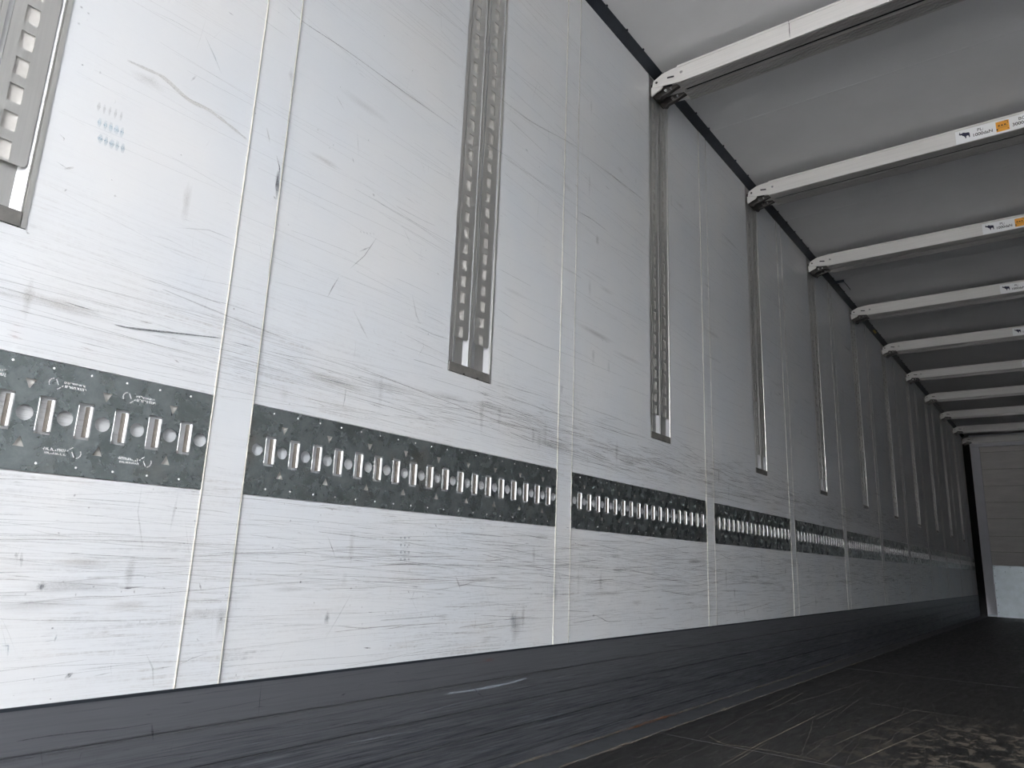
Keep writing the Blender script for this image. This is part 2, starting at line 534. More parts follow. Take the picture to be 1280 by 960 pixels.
def make_stamp(n, bright=False):
    """pressed maker's mark: an open ring with a stroke and two rows of tiny worn letters"""
    P = .0597; rnd = random.Random(11)
    s = MB(); s.mat = 1 if bright else 0
    def stroke(a, b, w=.0007):
        d = Vector((b[0]-a[0], b[1]-a[1])); d.normalize(); q = Vector((-d.y, d.x)) * w
        A, B = Vector(a), Vector(b)
        pts = [A-q, B-q, B+q, A+q]
        s.prism([(p.x, p.y) for p in pts], lambda u, v: (.0006, u, v), lambda u, v: (.0011 if bright else .0008, u, v))
    for k in range(1, n - 2, 2):
        for up in (True, False):
            oy = .021 + P * k + (.030 if up else P*2 - .030); oz = .8085 if up else .6985
            d = 1 if up else -1
            T = lambda u, v: (oy + d*u, oz + d*v)
            for a in range(5):
                t0, t1 = math.radians(100 + a*24), math.radians(118 + a*24)
                stroke(T(.008*math.cos(t0)+.004, .008*math.sin(t0)), T(.008*math.cos(t1)+.004, .008*math.sin(t1)))
            stroke(T(.006, .007), T(.0105, -.002)); stroke(T(.0095, -.0095), T(.0145, -.0055)); stroke(T(.016, -.004), T(.018, -.002))
            for row, (v0, h, cnt, u0) in enumerate(((.0025, .0032, 13, .019), (-.0045, .0045, 13, .021))):
                for c in range(cnt):
                    u = u0 + c*.0026
                    q = rnd.random()
                    if q < .7: stroke(T(u, v0), T(u + .0004, v0 + h), .00045)
                    if q > .35: stroke(T(u, v0 + (h if q > .6 else 0)), T(u + .0018, v0 + h*rnd.random()), .00045)
    return s

plate_words = ['tail-end', 'wide', 'third', 'fourth', 'fifth', 'sixth', 'seventh', 'eighth', 'ninth', 'tenth', 'eleventh', 'shortest and deepest']
LP = [
 'galvanised perforated lashing plate cut off by the left edge of the photo, nearest the camera',
 'full-length dark perforated lashing plate directly below the wide slotted rail, first after the cut-off one',
 'dark perforated lashing plate below the rail that reaches the nearest ceiling bar',
 'dark perforated lashing plate below the rail of the second ceiling bar',
 'lashing plate with bright slots below the rail of the third ceiling bar',
 'grey lashing plate below the rail of the fourth ceiling bar, sixth from the left',
 'dim lashing plate in the shade below the rail of the fifth ceiling bar',
 'dim lashing plate in the dark far part of the wall, eighth from the left',
 'small dim lashing plate far down the wall, ninth from the left',
 'tiny dim lashing plate near the front end, third before the corner',
 'tiny lashing plate near the front end, second before the corner',
 'tiny cut-short lashing plate at the dark front corner, last of the row',
]
vis = [p for p in PLATES if p[1] > 0.3]
proto = None
for i, sp in enumerate(vis):
    full = abs(sp[1] - sp[0] - (PIT - SW)) < 1e-3 and i > 0
    if proto is None:
        o, n = make_plate(sp); proto = o if i else None
        join_into(o, make_stamp(n, i == 0))
    elif full:
        o = proto.copy(); COL.objects.link(o); o.location = (0, sp[0] + .002, 0)
    else:
        o, n = make_plate(sp); join_into(o, make_stamp(n))
    tag(o, LP[i], 'lashing plate', 'row of perforated lashing plates along the wall')

# ================================================================ slotted wall rails
ZTOP = 2.700
def make_rail():
    root = empty('slotted_rail')
    prof = [(0, .0012), (.0105, .0012), (.0115, -.004), (.0135, -.004), (.0145, .0005), (.034, -.0095), (.066, -.0095),
            (.0800, .0005), (.0835, .0005), (.084, -.004), (.0865, -.004), (.087, .0005), (.095, .0005), (.120, -.0095),
            (.158, -.0095), (.1725, .0005), (.1735, -.004), (.1755, -.004), (.1765, .0012), (.184, .0012)]
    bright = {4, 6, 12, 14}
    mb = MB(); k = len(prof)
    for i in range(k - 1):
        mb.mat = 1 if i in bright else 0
        (a, xa), (b, xb) = prof[i], prof[i+1]
        mb.face([(xa, a, ZR + .001), (xb, b, ZR + .001), (xb, b, ZTOP), (xa, a, ZTOP)])
        mb.mat = 0
        mb.face([(-.0135, a, ZR + .001), (xa, a, ZR + .001), (xb, b, ZR + .001), (-.0135, b, ZR + .001)])
        mb.face([(-.0135, a, ZTOP), (xa, a, ZTOP), (xb, b, ZTOP), (-.0135, b, ZTOP)])
        mb.face([(-.0135, a, ZR + .001), (-.0135, b, ZR + .001), (-.0135, b, ZTOP), (-.0135, a, ZTOP)])
    mb.build('channel', [RAIL, FLANK], root)
    for c, a, b in ((.042, .0185, .0765), (.131, .103, .1675)):
        fn = lambda u, v, w: (w - .0006, u, v)
        z0 = 1.150
        outer = [(a, ZTOP), (a, z0 + .008), (a + .002, z0 + .003), (a + .008, z0), (b - .008, z0), (b - .002, z0 + .003), (b, z0 + .008), (b, ZTOP)]
        holes = [rrect(c - .0105, 1.170 + .05*k - .016, c + .0105, 1.170 + .05*k + .016, .0015) for k in range(31)]
        pf = sheet('perforated_face', outer, holes, .0014, fn, RAIL, root)
        li = MB(); li.box((-.0046, c - .0115, z0 + .004), (-.0038, c + .013, ZTOP)); li.build('liner', LINER, pf)
    mb = MB()
    mb.prism([(.002, ZR + .001), (.060, ZR + .001), (.062, ZR + .006), (.068, ZR + .006), (.070, ZR + .001), (.118, ZR + .001), (.120, ZR + .006), (.126, ZR + .006), (.128, ZR + .001), (.175, ZR + .001), (.175, ZR + .027), (.002, ZR + .027)],
             lambda p, q: (-.010, p, q), lambda p, q: (.0026, p, q))
    mb.build('end_cap', CAP, root, bevel=.0006)
    return root

def copy_tree(o, parent=None):
    c = o.copy(); COL.objects.link(c); c.parent = parent
    for ch in list(o.children): copy_tree(ch, c)
    return c

LR = [
 'pale slotted steel rail cut off by the upper left corner of the photo',
 'wide slotted steel rail running off the top edge, double row of holes in view',
 'slotted steel rail under the end of the nearest ceiling bar',
 'slotted steel rail under the end of the second ceiling bar from the camera',
 'slotted steel rail under the end of the third ceiling bar from the camera',
 'thin dark slotted rail under the end of the fourth ceiling bar',
 'thin dark slotted rail under the end of the fifth ceiling bar',
 'thin slotted rail with a dark foot under the end of the sixth ceiling bar',
 'hardly visible slotted rail with a dark foot under the seventh ceiling bar',
 'hardly visible slotted rail deep in shade under the eighth ceiling bar',
 'faint slotted rail nearest the dark front corner, last of the row',
]
rp = make_rail()
for i, y in enumerate(RAILS):
    o = rp if i == 0 else copy_tree(rp)
    o.location = (0, y, 0)
    tag(o, LR[i], 'wall rail', 'slotted rails upright on the wall')

# ================================================================ load bars under the ceiling
def make_beam(zsh=0.0):
    """front face at y = 0, z measured from the floor"""
    root = empty('load_bar')
    X0, X1 = .137, WID - .137
    ZA, ZB, DP = 2.606, 2.689, .150
    pr = [(0.002, ZA), (0.0, ZA + .002), (0, ZB - .009), (-.003, ZB - .008), (-.003, ZB), (.02, ZB), (DP, ZB), (DP, ZA)]
    def grooves(y0, y1, n):
        st = (y1 - y0) / n; o = []
        for i in range(n):
            a = y0 + i*st
            o += [(a + st*.98, ZA), (a + st*.70, ZA), (a + st*.66, ZA + .003), (a + st*.30, ZA + .003), (a + st*.26, ZA)] if y1 < y0 else []
        return o
    # underside from back to front: ribs, slot, ribs
    und = []
    def ribs(a, b, n):
        st = (b - a) / n
        for i in range(n):
            s = a + st*i
            und.extend([(s, ZA), (s + st*.60, ZA), (s + st*.62, ZA + .004), (s + st*.98, ZA + .004)])
        und.append((b, ZA))
    ribs(DP, .080, 5)
    und.extend([(.080, ZA + .03), (.060, ZA + .03)])
    ribs(.060, .004, 4)
    pr = pr[:7] + und
    mb = MB()
    k = len(pr)
    n0 = len(mb.v)
    mb.v += [(X0, p, q) for p, q in pr] + [(X1, p, q) for p, q in pr]
    for i in range(k):
        j = (i + 1) % k
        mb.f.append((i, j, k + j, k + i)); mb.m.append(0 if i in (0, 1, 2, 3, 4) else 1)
    mb.f.append(tuple(range(k))); mb.m.append(0)
    mb.f.append(tuple(range(k, 2*k))); mb.m.append(0)
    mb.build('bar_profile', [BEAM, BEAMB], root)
    mb = MB(); mb.box((X0 + .01, .0605, ZA + .008), (X1 - .01, .0795, ZA + .012)); mb.build('slot_shade_strip', VOID, root)  # black strip stands in for the shade up inside the underside slot
    for side in (0, 1):
        fx = (lambda x: x) if side == 0 else (lambda x: WID - x)
        mb = MB()
        pl = [(.145, 2.688), (.107, 2.688), (.062, 2.682), (.021, 2.662), (.014, 2.634), (.060, 2.622), (.100, 2.617), (.145, 2.610)]
        for yy in (DP - .008, .004):
            mb = MB(); mb.prism([(fx(a), b) for a, b in pl], lambda p, q: (p, yy, q), lambda p, q: (p, yy + .004, q))
            br = mb.build('end_bracket', BEAM, root, bevel=.0008)
        mb = MB(); mb.prism([(fx(a), b) for a, b in ((.088, 2.648), (.120, 2.643), (.120, 2.650), (.097, 2.654), (.088, 2.655))], lambda p, q: (p, .002, q), lambda p, q: (p, .0042, q)); mb.build('slot', BLACK, br)
        mb = MB(); mb.cyl((fx(.036), .0015, 2.648), 1, .0055, .004, 12); mb.build('rivet', HOOK, br)
        mb = MB(); mb.cyl((fx(.156), -.002, 2.650), 1, .0065, .006, 14); mb.build('rivet', CHROME, br)
        # latch: lower jaw, two hook fingers with bright pins
        mb = MB(); mb.prism([(fx(a), b) for a, b in ((.010, 2.632), (.066, 2.618), (.058, 2.606), (.030, 2.596), (.012, 2.586))], lambda p, q: (p, .002, q), lambda p, q: (p, .008, q))
        la = mb.build('latch', BEAM, root)
        for y0 in (.022, .090):
            mb = MB()
            mb.prism([(fx(a), b) for a, b in ((.012, 2.596), (.012, 2.612), (.060, 2.624), (.126, 2.617), (.136, 2.606), (.110, 2.599), (.085, 2.590), (.050, 2.584), (.040, 2.572), (.026, 2.578))],
                     lambda p, q: (p, y0, q), lambda p, q: (p, y0 + .018, q))
            hk = mb.build('hook', HOOK, la, bevel=.001)
            mb = MB(); mb.cyl((fx(.075), y0 - .012, 2.600), 1, .006, .03, 10); mb.cyl((fx(.100), y0 - .010, 2.603), 1, .005, .026, 10)
            mb.build('pin', CHROME, hk)
        mb = MB(); mb.box((min(fx(.004), fx(.030)), .012, 2.600), (max(fx(.004), fx(.030)), .135, 2.655)); mb.build('slide_block', HOOK, la, bevel=.002)
    # sticker with a bull, a pallet picture and two load figures
    ST = -.0006
    mb = MB(); mb.box((1.047, ST, 2.6085), (1.515, ST + .0008, 2.6775)); sk = mb.build('load_sticker', STICK, root)
    sk['label'] = 'white load sticker with bull and orange picture'
    bull = [(1.062, 2.6585), (1.0645, 2.662), (1.0655, 2.669), (1.0675, 2.6655), (1.0665, 2.6615), (1.0705, 2.6595), (1.076, 2.660), (1.0785, 2.6635), (1.083, 2.662), (1.090, 2.659),
            (1.098, 2.6585), (1.1035, 2.6575), (1.1055, 2.654), (1.1065, 2.642), (1.1062, 2.631), (1.1025, 2.6305), (1.1020, 2.638), (1.0985, 2.6425), (1.0935, 2.6415), (1.0905, 2.637),
            (1.0910, 2.630), (1.0868, 2.6295), (1.0855, 2.637), (1.0815, 2.643), (1.0765, 2.6465), (1.073, 2.6515), (1.0665, 2.652), (1.0635, 2.6545)]
    mb = MB(); mb.prism(bull, lambda p, q: (p, ST - .0004, q), lambda p, q: (p, ST, q)); mb.build('bull_emblem', NAVY, sk)
    text_mesh('printed_text', 'PL:', .022, (1.150, ST - .0002, 2.650), BLACK, sk)
    text_mesh('printed_text', '1000daN', .0225, (1.158, ST - .0002, 2.627), BLACK, sk, .0003)
    text_mesh('printed_text', 'BC:', .022, (1.318, ST - .0002, 2.650), BLACK, sk)
    text_mesh('printed_text', '3000daN', .0225, (1.318, ST - .0002, 2.627), BLACK, sk, .0003)
    mb = MB(); mb.box((1.213, ST - .0003, 2.617), (1.265, ST, 2.669)); pic = mb.build('pallet_picture', ORANGE, sk)
    mb = MB()
    for q in range(3): mb.box((1.2215 + q*.012, ST - .0006, 2.6455), (1.2285 + q*.012, ST - .0003, 2.6515))
    mb.box((1.219, ST - .0006, 2.6425), (1.259, ST - .0003, 2.6435)); mb.box((1.219, ST - .0006, 2.6355), (1.259, ST - .0003, 2.6362))
    mb.cyl((1.2165, ST - .0006, 2.629), 1, .004, .0004, 10); mb.cyl((1.260, ST - .0006, 2.626), 1, .002, .0004, 8)
    mb.box((1.259, ST - .0006, 2.652), (1.2605, ST - .0003, 2.666)); mb.box((1.248, ST - .0006, 2.665), (1.2605, ST - .0003, 2.6662))
    mb.build('picture_print', BLACK, pic)
    return root

LB = [
 'nearest load bar under the ceiling with ribbed underside and dark tick mark, top right',
 'second load bar under the ceiling, its bull and orange sticker largest in view',
 'third load bar under the ceiling from the camera with a smaller bull and orange sticker',
 'fourth load bar under the ceiling, sticker cut off after bull and first figure',
 'fifth load bar under the ceiling with only the bull of its sticker in view',
 'sixth load bar under the ceiling, first without a sticker in view',
 'seventh load bar under the ceiling from the camera, narrow and dim',
 'eighth load bar under the ceiling from the camera, thin and dim',
 'ninth load bar under the ceiling, last one clear of the front wall',
 'last load bar under the ceiling lying close in front of the front wall header',
]
bp_ = make_beam()
byy = [1.405 + PIT*i + (.0 if i else 0) for i in range(1, 11)]
byy[-1] = 13.245
for i, y in enumerate(byy):
    o = bp_ if i == 0 else copy_tree(bp_)
    o.location = (0, y, 0)
    tag(o, LB[i], 'load bar', 'load bars stowed across under the ceiling')

mb = MB(); mb.prism([(.6155, 2.688), (.6195, 2.688), (.6185, 2.672), (.6190, 2.640), (.6175, 2.612), (.6165, 2.640), (.6170, 2.672)], lambda p, q: (p, -.0012 if q < 2.68 else -.0034, q), lambda p, q: (p, .0004, q))
mb.build('tick_mark', BLACK, bp_)

# small things on the cove
mb = MB()
mb.box((.030, 5.66, ZC - .020), (.034, 5.86, ZC - .001)); mb.box((.034, 5.66, ZC - .022), (.096, 5.664, ZC - .002)); mb.box((.093, 5.66, ZC - .022), (.096, 5.86, ZC - .016))
tag(mb.build('bent_bracket', DARKM), 'small bent dark bracket on the ceiling cove between third and fourth bars', 'bracket')
mb = MB(); mb.prism([(.016, 2.7165), (.028, 2.7293), (.0265, 2.7307), (.0145, 2.7179)], lambda p, q: (p, 7.03, q), lambda p, q: (p, 7.13, q))
tag(mb.build('cove_sticker', YELLOW), 'tiny faded yellow sticker on the dark ceiling cove', 'sticker')

# ================================================================ scuffs and scratches
MCOL = {'k': (.05, .055, .065), 't': (.42, .36, .28), 'b': (.28, .46, .58), 'g': (.36, .48, .42), 'r': (.45, .16, .12), 'w': (.55, .62, .70), 's': (.22, .20, .19)}
class Marks:
    def __init__(s, place, base): s.v = []; s.f = []; s.c = []; s.place = place; s.h = base; s.n = 0
    def quad(s, pts, cols):
        n = len(s.v); s.n += 1
        h = s.h + s.n * 3e-8
        s.v += [s.place(a, b, h) for a, b in pts]; s.f.append(tuple(range(n, n + len(pts)))); s.c += cols
    def line(s, pts, w, ck, al, rnd=None):
        col = MCOL[ck] if isinstance(ck, str) else ck
        P = [Vector(p) for p in pts]; w = w * .001
        if len(P) > 3 and rnd:
            S = []
            for i in range(len(P) - 1):
                p0, p1, p2, p3 = P[max(0, i-1)], P[i], P[i+1], P[min(len(P)-1, i+2)]
                for t in (0, .25, .5, .75):
                    S.append(.5*((2*p1) + (p2-p0)*t + (2*p0-5*p1+4*p2-p3)*t*t + (3*p1-p0-3*p2+p3)*t*t*t))
            P = S + [P[-1]]
        # densify
        Q = []
        for a, b in zip(P, P[1:]):
            k = max(1, int((b - a).length / .03))
            for i in range(k): Q.append(a.lerp(b, i / k))
        Q.append(P[-1]); n = len(Q)
        if n < 3: Q = [Q[0], (Q[0] + Q[-1]) / 2, Q[-1]]; n = 3
        W = []
        for i in range(n):
            t = i / (n - 1); ww = w * (.35 + .65 * math.sin(math.pi * min(1, max(0, t * .9 + .05)))) * (rnd.uniform(.7, 1.2) if rnd else 1)
            W.append(ww / 2)
        for i in range(n - 1):
            d = (Q[i+1] - Q[i])
            if d.length < 1e-7: continue
            d.normalize(); q = Vector((-d.y, d.x))
            a0 = al * (.25 if i == 0 else 1); a1 = al * (.25 if i == n - 2 else 1)
            s.quad([Q[i] - q*W[i], Q[i+1] - q*W[i+1], Q[i+1] + q*W[i+1], Q[i] + q*W[i]], [(*col, a0), (*col, a1), (*col, a1), (*col, a0)])
    def blob(s, cx, cy, rx, ry, ck, al, n=14, rnd=None):
        col = MCOL[ck] if isinstance(ck, str) else ck
        ring = []
        for i in range(n):
            t = 2*math.pi*i/n; r = rnd.uniform(.7, 1.15) if rnd else 1
            ring.append((cx + rx*r*math.cos(t), cy + ry*r*math.sin(t)))
        for i in range(n):
            s.quad([(cx, cy), ring[i], ring[(i+1) % n]], [(*col, al), (*col, 0), (*col, 0)])
    def build(s, name, parent):
        me = bpy.data.meshes.new(name); me.from_pydata(s.v, [], s.f); me.materials.append(MARK)
        a = me.color_attributes.new('mark', 'FLOAT_COLOR', 'CORNER')
        a.data.foreach_set('color', [x for c in s.c for x in c])
        o = bpy.data.objects.new(name, me); COL.objects.link(o); o.parent = parent
        return o

WALL_MARKS = [([(0.791, 1.77), (0.839, 1.76), (0.96, 1.766), (1.152, 1.766), (1.395, 1.768)], 1.6, 'k', 0.75),
([(1.596, 1.787), (1.755, 1.793), (1.923, 1.798)], 1.4, 'k', 0.6),
([(2.038, 1.789), (2.149, 1.797), (2.256, 1.795)], 2.2, 'k', 0.6),
([(0.541, 0.931), (0.572, 0.933), (0.653, 0.946), (0.747, 0.961)], 3.2, 'k', 0.8),
([(0.757, 0.959), (0.833, 0.96)], 2.2, 'k', 0.7),
([(0.833, 0.96), (0.902, 0.963), (0.986, 0.971)], 1.6, 'k', 0.5),
([(0.457, 0.947), (0.482, 0.946), (0.512, 0.946)], 2.4, 'k', 0.8),
([(0.575, 1.03), (0.664, 1.031), (0.714, 1.03), (0.749, 1.033), (0.813, 1.032)], 1.6, 'k', 0.45),
([(0.662, 0.935), (0.746, 0.938), (0.807, 0.94)], 1.3, 'k', 0.5),
([(0.565, 1.115), (0.61, 1.12), (0.659, 1.114)], 1.2, 'k', 0.3),
([(0.621, 1.149), (0.685, 1.17), (0.747, 1.171)], 1.8, 'k', 0.3),
([(0.813, 1.399), (0.824, 1.375), (0.827, 1.353)], 3, 'k', 0.85),
([(0.823, 1.365), (0.824, 1.332), (0.826, 1.3)], 8, 'k', 0.75),
([(0.817, 1.304), (0.826, 1.298)], 4, 'k', 0.5),
([(1.115, 1.321), (1.083, 1.262), (1.043, 1.214)], 2.2, 'k', 0.6),
([(1.013, 1.182), (0.998, 1.151), (0.987, 1.124)], 3.6, 'k', 0.7),
([(1.067, 1.267), (1.098, 1.291)], 3, 'k', 0.5),
([(0.482, 1.431), (0.522, 1.435), (0.553, 1.436), (0.605, 1.419), (0.651, 1.42), (0.704, 1.409), (0.739, 1.4)], 8, 't', 0.32),
([(0.618, 1.574), (0.644, 1.541), (0.663, 1.514)], 3, 'b', 0.35),
([(0.604, 1.46), (0.613, 1.478)], 3, 'k', 0.4),
([(0.503, 1.557), (0.55, 1.565), (0.617, 1.569)], 1.2, 'k', 0.4),
([(0.658, 1.661), (0.67, 1.66)], 2.5, 'k', 0.6),
([(0.504, 0.539), (0.569, 0.536), (0.734, 0.532)], 1.2, 'k', 0.5),
([(0.617, 0.483), (0.637, 0.482), (0.665, 0.485)], 2.4, 'k', 0.7),
([(0.686, 0.371), (0.701, 0.347), (0.707, 0.317)], 3, 'g', 0.3),
([(0.701, 0.345), (0.74, 0.347)], 1.8, 'k', 0.5),
([(0.747, 0.348), (0.773, 0.358), (0.801, 0.364)], 2, 'k', 0.5),
([(0.559, 0.344), (0.57, 0.351)], 6, 'k', 0.7),
([(0.778, 0.389), (0.779, 0.39)], 8, 'k', 0.7),
([(0.767, 0.49), (0.772, 0.479)], 4, 'k', 0.6),
([(0.499, 0.486), (0.504, 0.483)], 9, 'k', 0.55),
([(0.633, 0.661), (0.633, 0.612), (0.653, 0.544)], 3, 'k', 0.2),
([(0.701, 0.65), (0.696, 0.58)], 4, 'k', 0.2),
([(0.536, 0.412), (0.534, 0.4)], 2.5, 'b', 0.5),
([(0.461, 0.399), (0.47, 0.399), (0.472, 0.384)], 2, 'b', 0.5),
([(0.456, 0.537), (0.458, 0.528)], 5, 'k', 0.4),
([(0.464, 0.538), (0.467, 0.514)], 6, 'k', 0.3),
([(1.053, 0.59), (1.067, 0.567), (1.081, 0.543)], 1.8, 'k', 0.7),
([(1.184, 0.349), (1.206, 0.347)], 4, 'k', 0.85),
([(1.263, 0.349), (1.271, 0.348)], 3, 'k', 0.5),
([(1.137, 0.471), (1.099, 0.412), (1.071, 0.372)], 1.6, 'k', 0.4),
([(0.992, 0.492), (0.996, 0.493)], 5, 'k', 0.8),
([(0.988, 0.505), (0.997, 0.511)], 2, 'k', 0.6),
([(1.483, 0.508), (1.501, 0.482), (1.575, 0.496)], 1.6, 'r', 0.5),
([(1.483, 0.508), (1.505, 0.473)], 5, 'k', 0.35),
([(1.312, 0.482), (1.36, 0.48)], 2.4, 'k', 0.6),
([(1.391, 0.637), (1.401, 0.627)], 3, 'b', 0.5),
([(2.175, 0.384), (2.19, 0.386)], 6, 'k', 0.7),
([(2.201, 0.383), (2.237, 0.374), (2.28, 0.362), (2.375, 0.36)], 2.2, 'k', 0.65),
([(2.494, 0.373), (2.525, 0.358)], 2, 'k', 0.4),
([(2.564, 0.371), (2.642, 0.357), (2.746, 0.362)], 2, 'k', 0.4),
([(3.458, 0.394), (3.483, 0.329)], 3, 'k', 0.6),
([(3.56, 0.381), (3.576, 0.329)], 5, 'k', 0.55),
([(3.757, 0.368), (3.743, 0.342)], 5, 'k', 0.5),
([(3.226, 0.365), (3.548, 0.363)], 2, 'k', 0.4),
([(1.26, 1.138), (1.336, 1.131), (1.406, 1.134)], 2.5, 'b', 0.35),
([(1.097, 1.132), (1.276, 1.127), (1.4, 1.121)], 1, 'k', 0.3),
([(0.383, 0.878), (0.408, 0.877)], 2, 'r', 0.4),
([(0.385, 0.871), (0.408, 0.868)], 3, 'r', 0.4),
([(0.384, 0.888), (0.409, 0.888)], 1.5, 'r', 0.35),
([(0.493, 0.879), (0.517, 0.875)], 2.5, 'r', 0.35),
([(0.656, 0.895), (0.667, 0.891)], 3, 'r', 0.45),
([(0.584, 0.95), (0.606, 0.951)], 3, 't', 0.4),
([(0.987, 0.878), (1.021, 0.868)], 1.5, 'r', 0.4),
([(0.992, 0.868), (1.016, 0.872)], 1.5, 'r', 0.4),
([(1.056, 0.863), (1.091, 0.865)], 1.5, 'r', 0.3),
([(1.065, 0.929), (1.064, 0.898), (1.061, 0.879)], 3, 'k', 0.5),
([(0.915, 0.86), (0.921, 0.86)], 3, 'k', 0.4),
([(1.772, 1.114), (1.905, 1.117), (2.05, 1.12)], 1.2, 'k', 0.4),
([(1.542, 1.062), (1.693, 1.061), (1.917, 1.066)], 1.6, 'k', 0.5),
([(1.656, 1.027), (1.942, 1.023)], 2, 'k', 0.6),
([(1.951, 1.022), (2.019, 1.023)], 2, 'k', 0.5),
([(2.039, 1.024), (2.269, 1.026), (2.515, 1.025)], 2, 'k', 0.6),
([(1.94, 1.073), (2.012, 1.074)], 1.6, 'k', 0.5),
([(2.042, 1.077), (2.268, 1.078), (2.515, 1.072)], 1.6, 'k', 0.5),
([(1.485, 1.789), (1.645, 1.801)], 2, 'k', 0.5),
([(1.529, 1.981), (1.721, 1.987), (1.939, 2.026), (2.029, 2.04)], 4, 't', 0.35),
([(2.041, 2.029), (2.283, 2.046), (2.562, 2.058)], 4.5, 't', 0.35),
([(1.586, 2.044), (1.862, 2.033), (2.252, 2.014), (2.562, 1.972)], 1.2, 'k', 0.3),
([(2.038, 1.786), (2.149, 1.801)], 2, 'k', 0.5),
([(2.228, 1.979), (2.265, 1.975)], 3, 'k', 0.5),
([(2.476, 1.983), (2.562, 1.983)], 2.5, 'k', 0.5),
([(1.642, 1.659), (1.833, 1.64), (1.93, 1.634)], 1.2, 'k', 0.3),
([(2.013, 1.886), (2.035, 1.88)], 3, 'k', 0.5),
([(1.71, 1.874), (1.728, 1.871)], 5, 'k', 0.45),
([(2.315, 2.008), (2.591, 2.003)], 1, 'k', 0.3),
([(3.252, 1.486), (3.564, 1.482)], 1.5, 'k', 0.4),
([(2.801, 1.085), (3.113, 1.024)], 2, 'k', 0.5),
([(2.85, 1.145), (3.138, 1.145)], 1.4, 'k', 0.5),
([(1.699, 0.974), (1.773, 0.962), (1.846, 0.949)], 1.5, 't', 0.4),
([(2.548, 0.958), (2.616, 0.935)], 3, 'k', 0.5),
([(2.482, 0.97), (2.555, 0.962)], 2, 'k', 0.5),
([(3.023, 0.96), (3.128, 0.965)], 3, 'k', 0.6),
([(3.041, 0.983), (3.129, 0.99)], 2, 'k', 0.5),
([(3.037, 1.275), (3.153, 1.264)], 1, 'k', 0.4),
([(0.417, 1.175), (0.431, 1.185)], 5, 't', 0.4),
([(0.403, 1.183), (0.425, 1.177)], 1.5, 'k', 0.4),
([(0.424, 1.136), (0.427, 1.142)], 3, 'k', 0.5),
([(0.4, 1.233), (0.408, 1.229), (0.408, 1.224)], 2, 't', 0.5),
([(0.391, 1.485), (0.396, 1.482)], 5, 'k', 0.5),
([(0.392, 1.452), (0.397, 1.449)], 4, 'k', 0.35),
([(0.404, 1.481), (0.408, 1.478)], 4, 'k', 0.5),
([(0.781, 1.451), (0.794, 1.418)], 4, 't', 0.35),
([(1.024, 1.571), (1.036, 1.51)], 1.6, 'k', 0.35),
([(1.017, 1.497), (1.024, 1.483)], 3, 'k', 0.4),
([(1.09, 1.432), (1.098, 1.427)], 7, 't', 0.4),
([(0.952, 1.63), (0.979, 1.606)], 2.5, 't', 0.4),
([(1.197, 1.389), (1.24, 1.343)], 2, 'k', 0.25),
([(1.338, 1.307), (1.345, 1.303)], 3, 'k', 0.6),
([(1.21, 1.343), (1.286, 1.326)], 1.2, 'k', 0.25),
([(1.061, 1.121), (1.096, 1.081), (1.119, 1.057)], 4, 't', 0.3),
([(1.253, 1.213), (1.272, 1.164), (1.289, 1.146)], 5, 't', 0.3),
([(1.196, 1.072), (1.342, 1.07), (1.507, 1.055)], 1.2, 'k', 0.4),
([(0.85, 0.977), (0.985, 0.978), (1.154, 0.975), (1.414, 0.967)], 1.6, 'k', 0.4),
([(0.969, 0.934), (1.107, 0.936)], 1.8, 'b', 0.4),
([(0.862, 0.962), (1.057, 0.954), (1.294, 0.943)], 1.2, 'k', 0.35),
([(1.063, 1.32), (1.066, 1.315)], 2.5, 'k', 0.45),
([(1.073, 1.322), (1.076, 1.317)], 2.5, 'k', 0.45),
([(1.083, 1.325), (1.086, 1.32)], 2.5, 'k', 0.45),
([(1.093, 1.328), (1.097, 1.323)], 2.5, 'k', 0.45),
([(1.104, 1.331), (1.107, 1.326)], 2.5, 'k', 0.45),
([(0.451, 1.325), (0.451, 1.306)], 5, 'k', 0.35),
([(0.46, 1.325), (0.461, 1.306)], 5, 'k', 0.35),
([(0.47, 1.326), (0.47, 1.307)], 5, 'k', 0.35),
([(0.48, 1.327), (0.48, 1.307)], 5, 'k', 0.35),
([(0.49, 1.327), (0.49, 1.308)], 5, 'k', 0.35),
([(0.457, 1.296), (0.457, 1.277)], 8, 'b', 0.5),
([(0.467, 1.296), (0.467, 1.277)], 8, 'b', 0.5),
([(0.476, 1.297), (0.477, 1.277)], 8, 'b', 0.5),
([(0.486, 1.297), (0.487, 1.278)], 8, 'b', 0.5),
([(0.496, 1.298), (0.496, 1.278)], 8, 'b', 0.5),
([(0.463, 1.267), (0.463, 1.248)], 8, 'b', 0.5),
([(0.473, 1.267), (0.473, 1.248)], 8, 'b', 0.5),
([(0.483, 1.267), (0.483, 1.248)], 8, 'b', 0.5),
([(0.492, 1.268), (0.493, 1.248)], 8, 'b', 0.5),
([(0.502, 1.268), (0.503, 1.249)], 8, 'b', 0.5),
([(1.271, 0.597), (1.279, 0.595)], 6, 'b', 0.5),
([(1.284, 0.597), (1.293, 0.596)], 6, 'b', 0.5),
([(1.298, 0.598), (1.306, 0.597)], 6, 'b', 0.5),
([(1.273, 0.58), (1.281, 0.578)], 6, 'b', 0.5),
([(1.286, 0.58), (1.294, 0.579)], 6, 'b', 0.5),
([(1.3, 0.581), (1.308, 0.579)], 6, 'b', 0.5),
([(1.274, 0.563), (1.283, 0.561)], 6, 'b', 0.5),
([(1.288, 0.563), (1.296, 0.562)], 6, 'b', 0.5),
([(1.301, 0.564), (1.31, 0.562)], 6, 'b', 0.5),
([(1.276, 0.546), (1.284, 0.544)], 6, 'b', 0.5),
([(1.289, 0.546), (1.298, 0.545)], 6, 'b', 0.5),
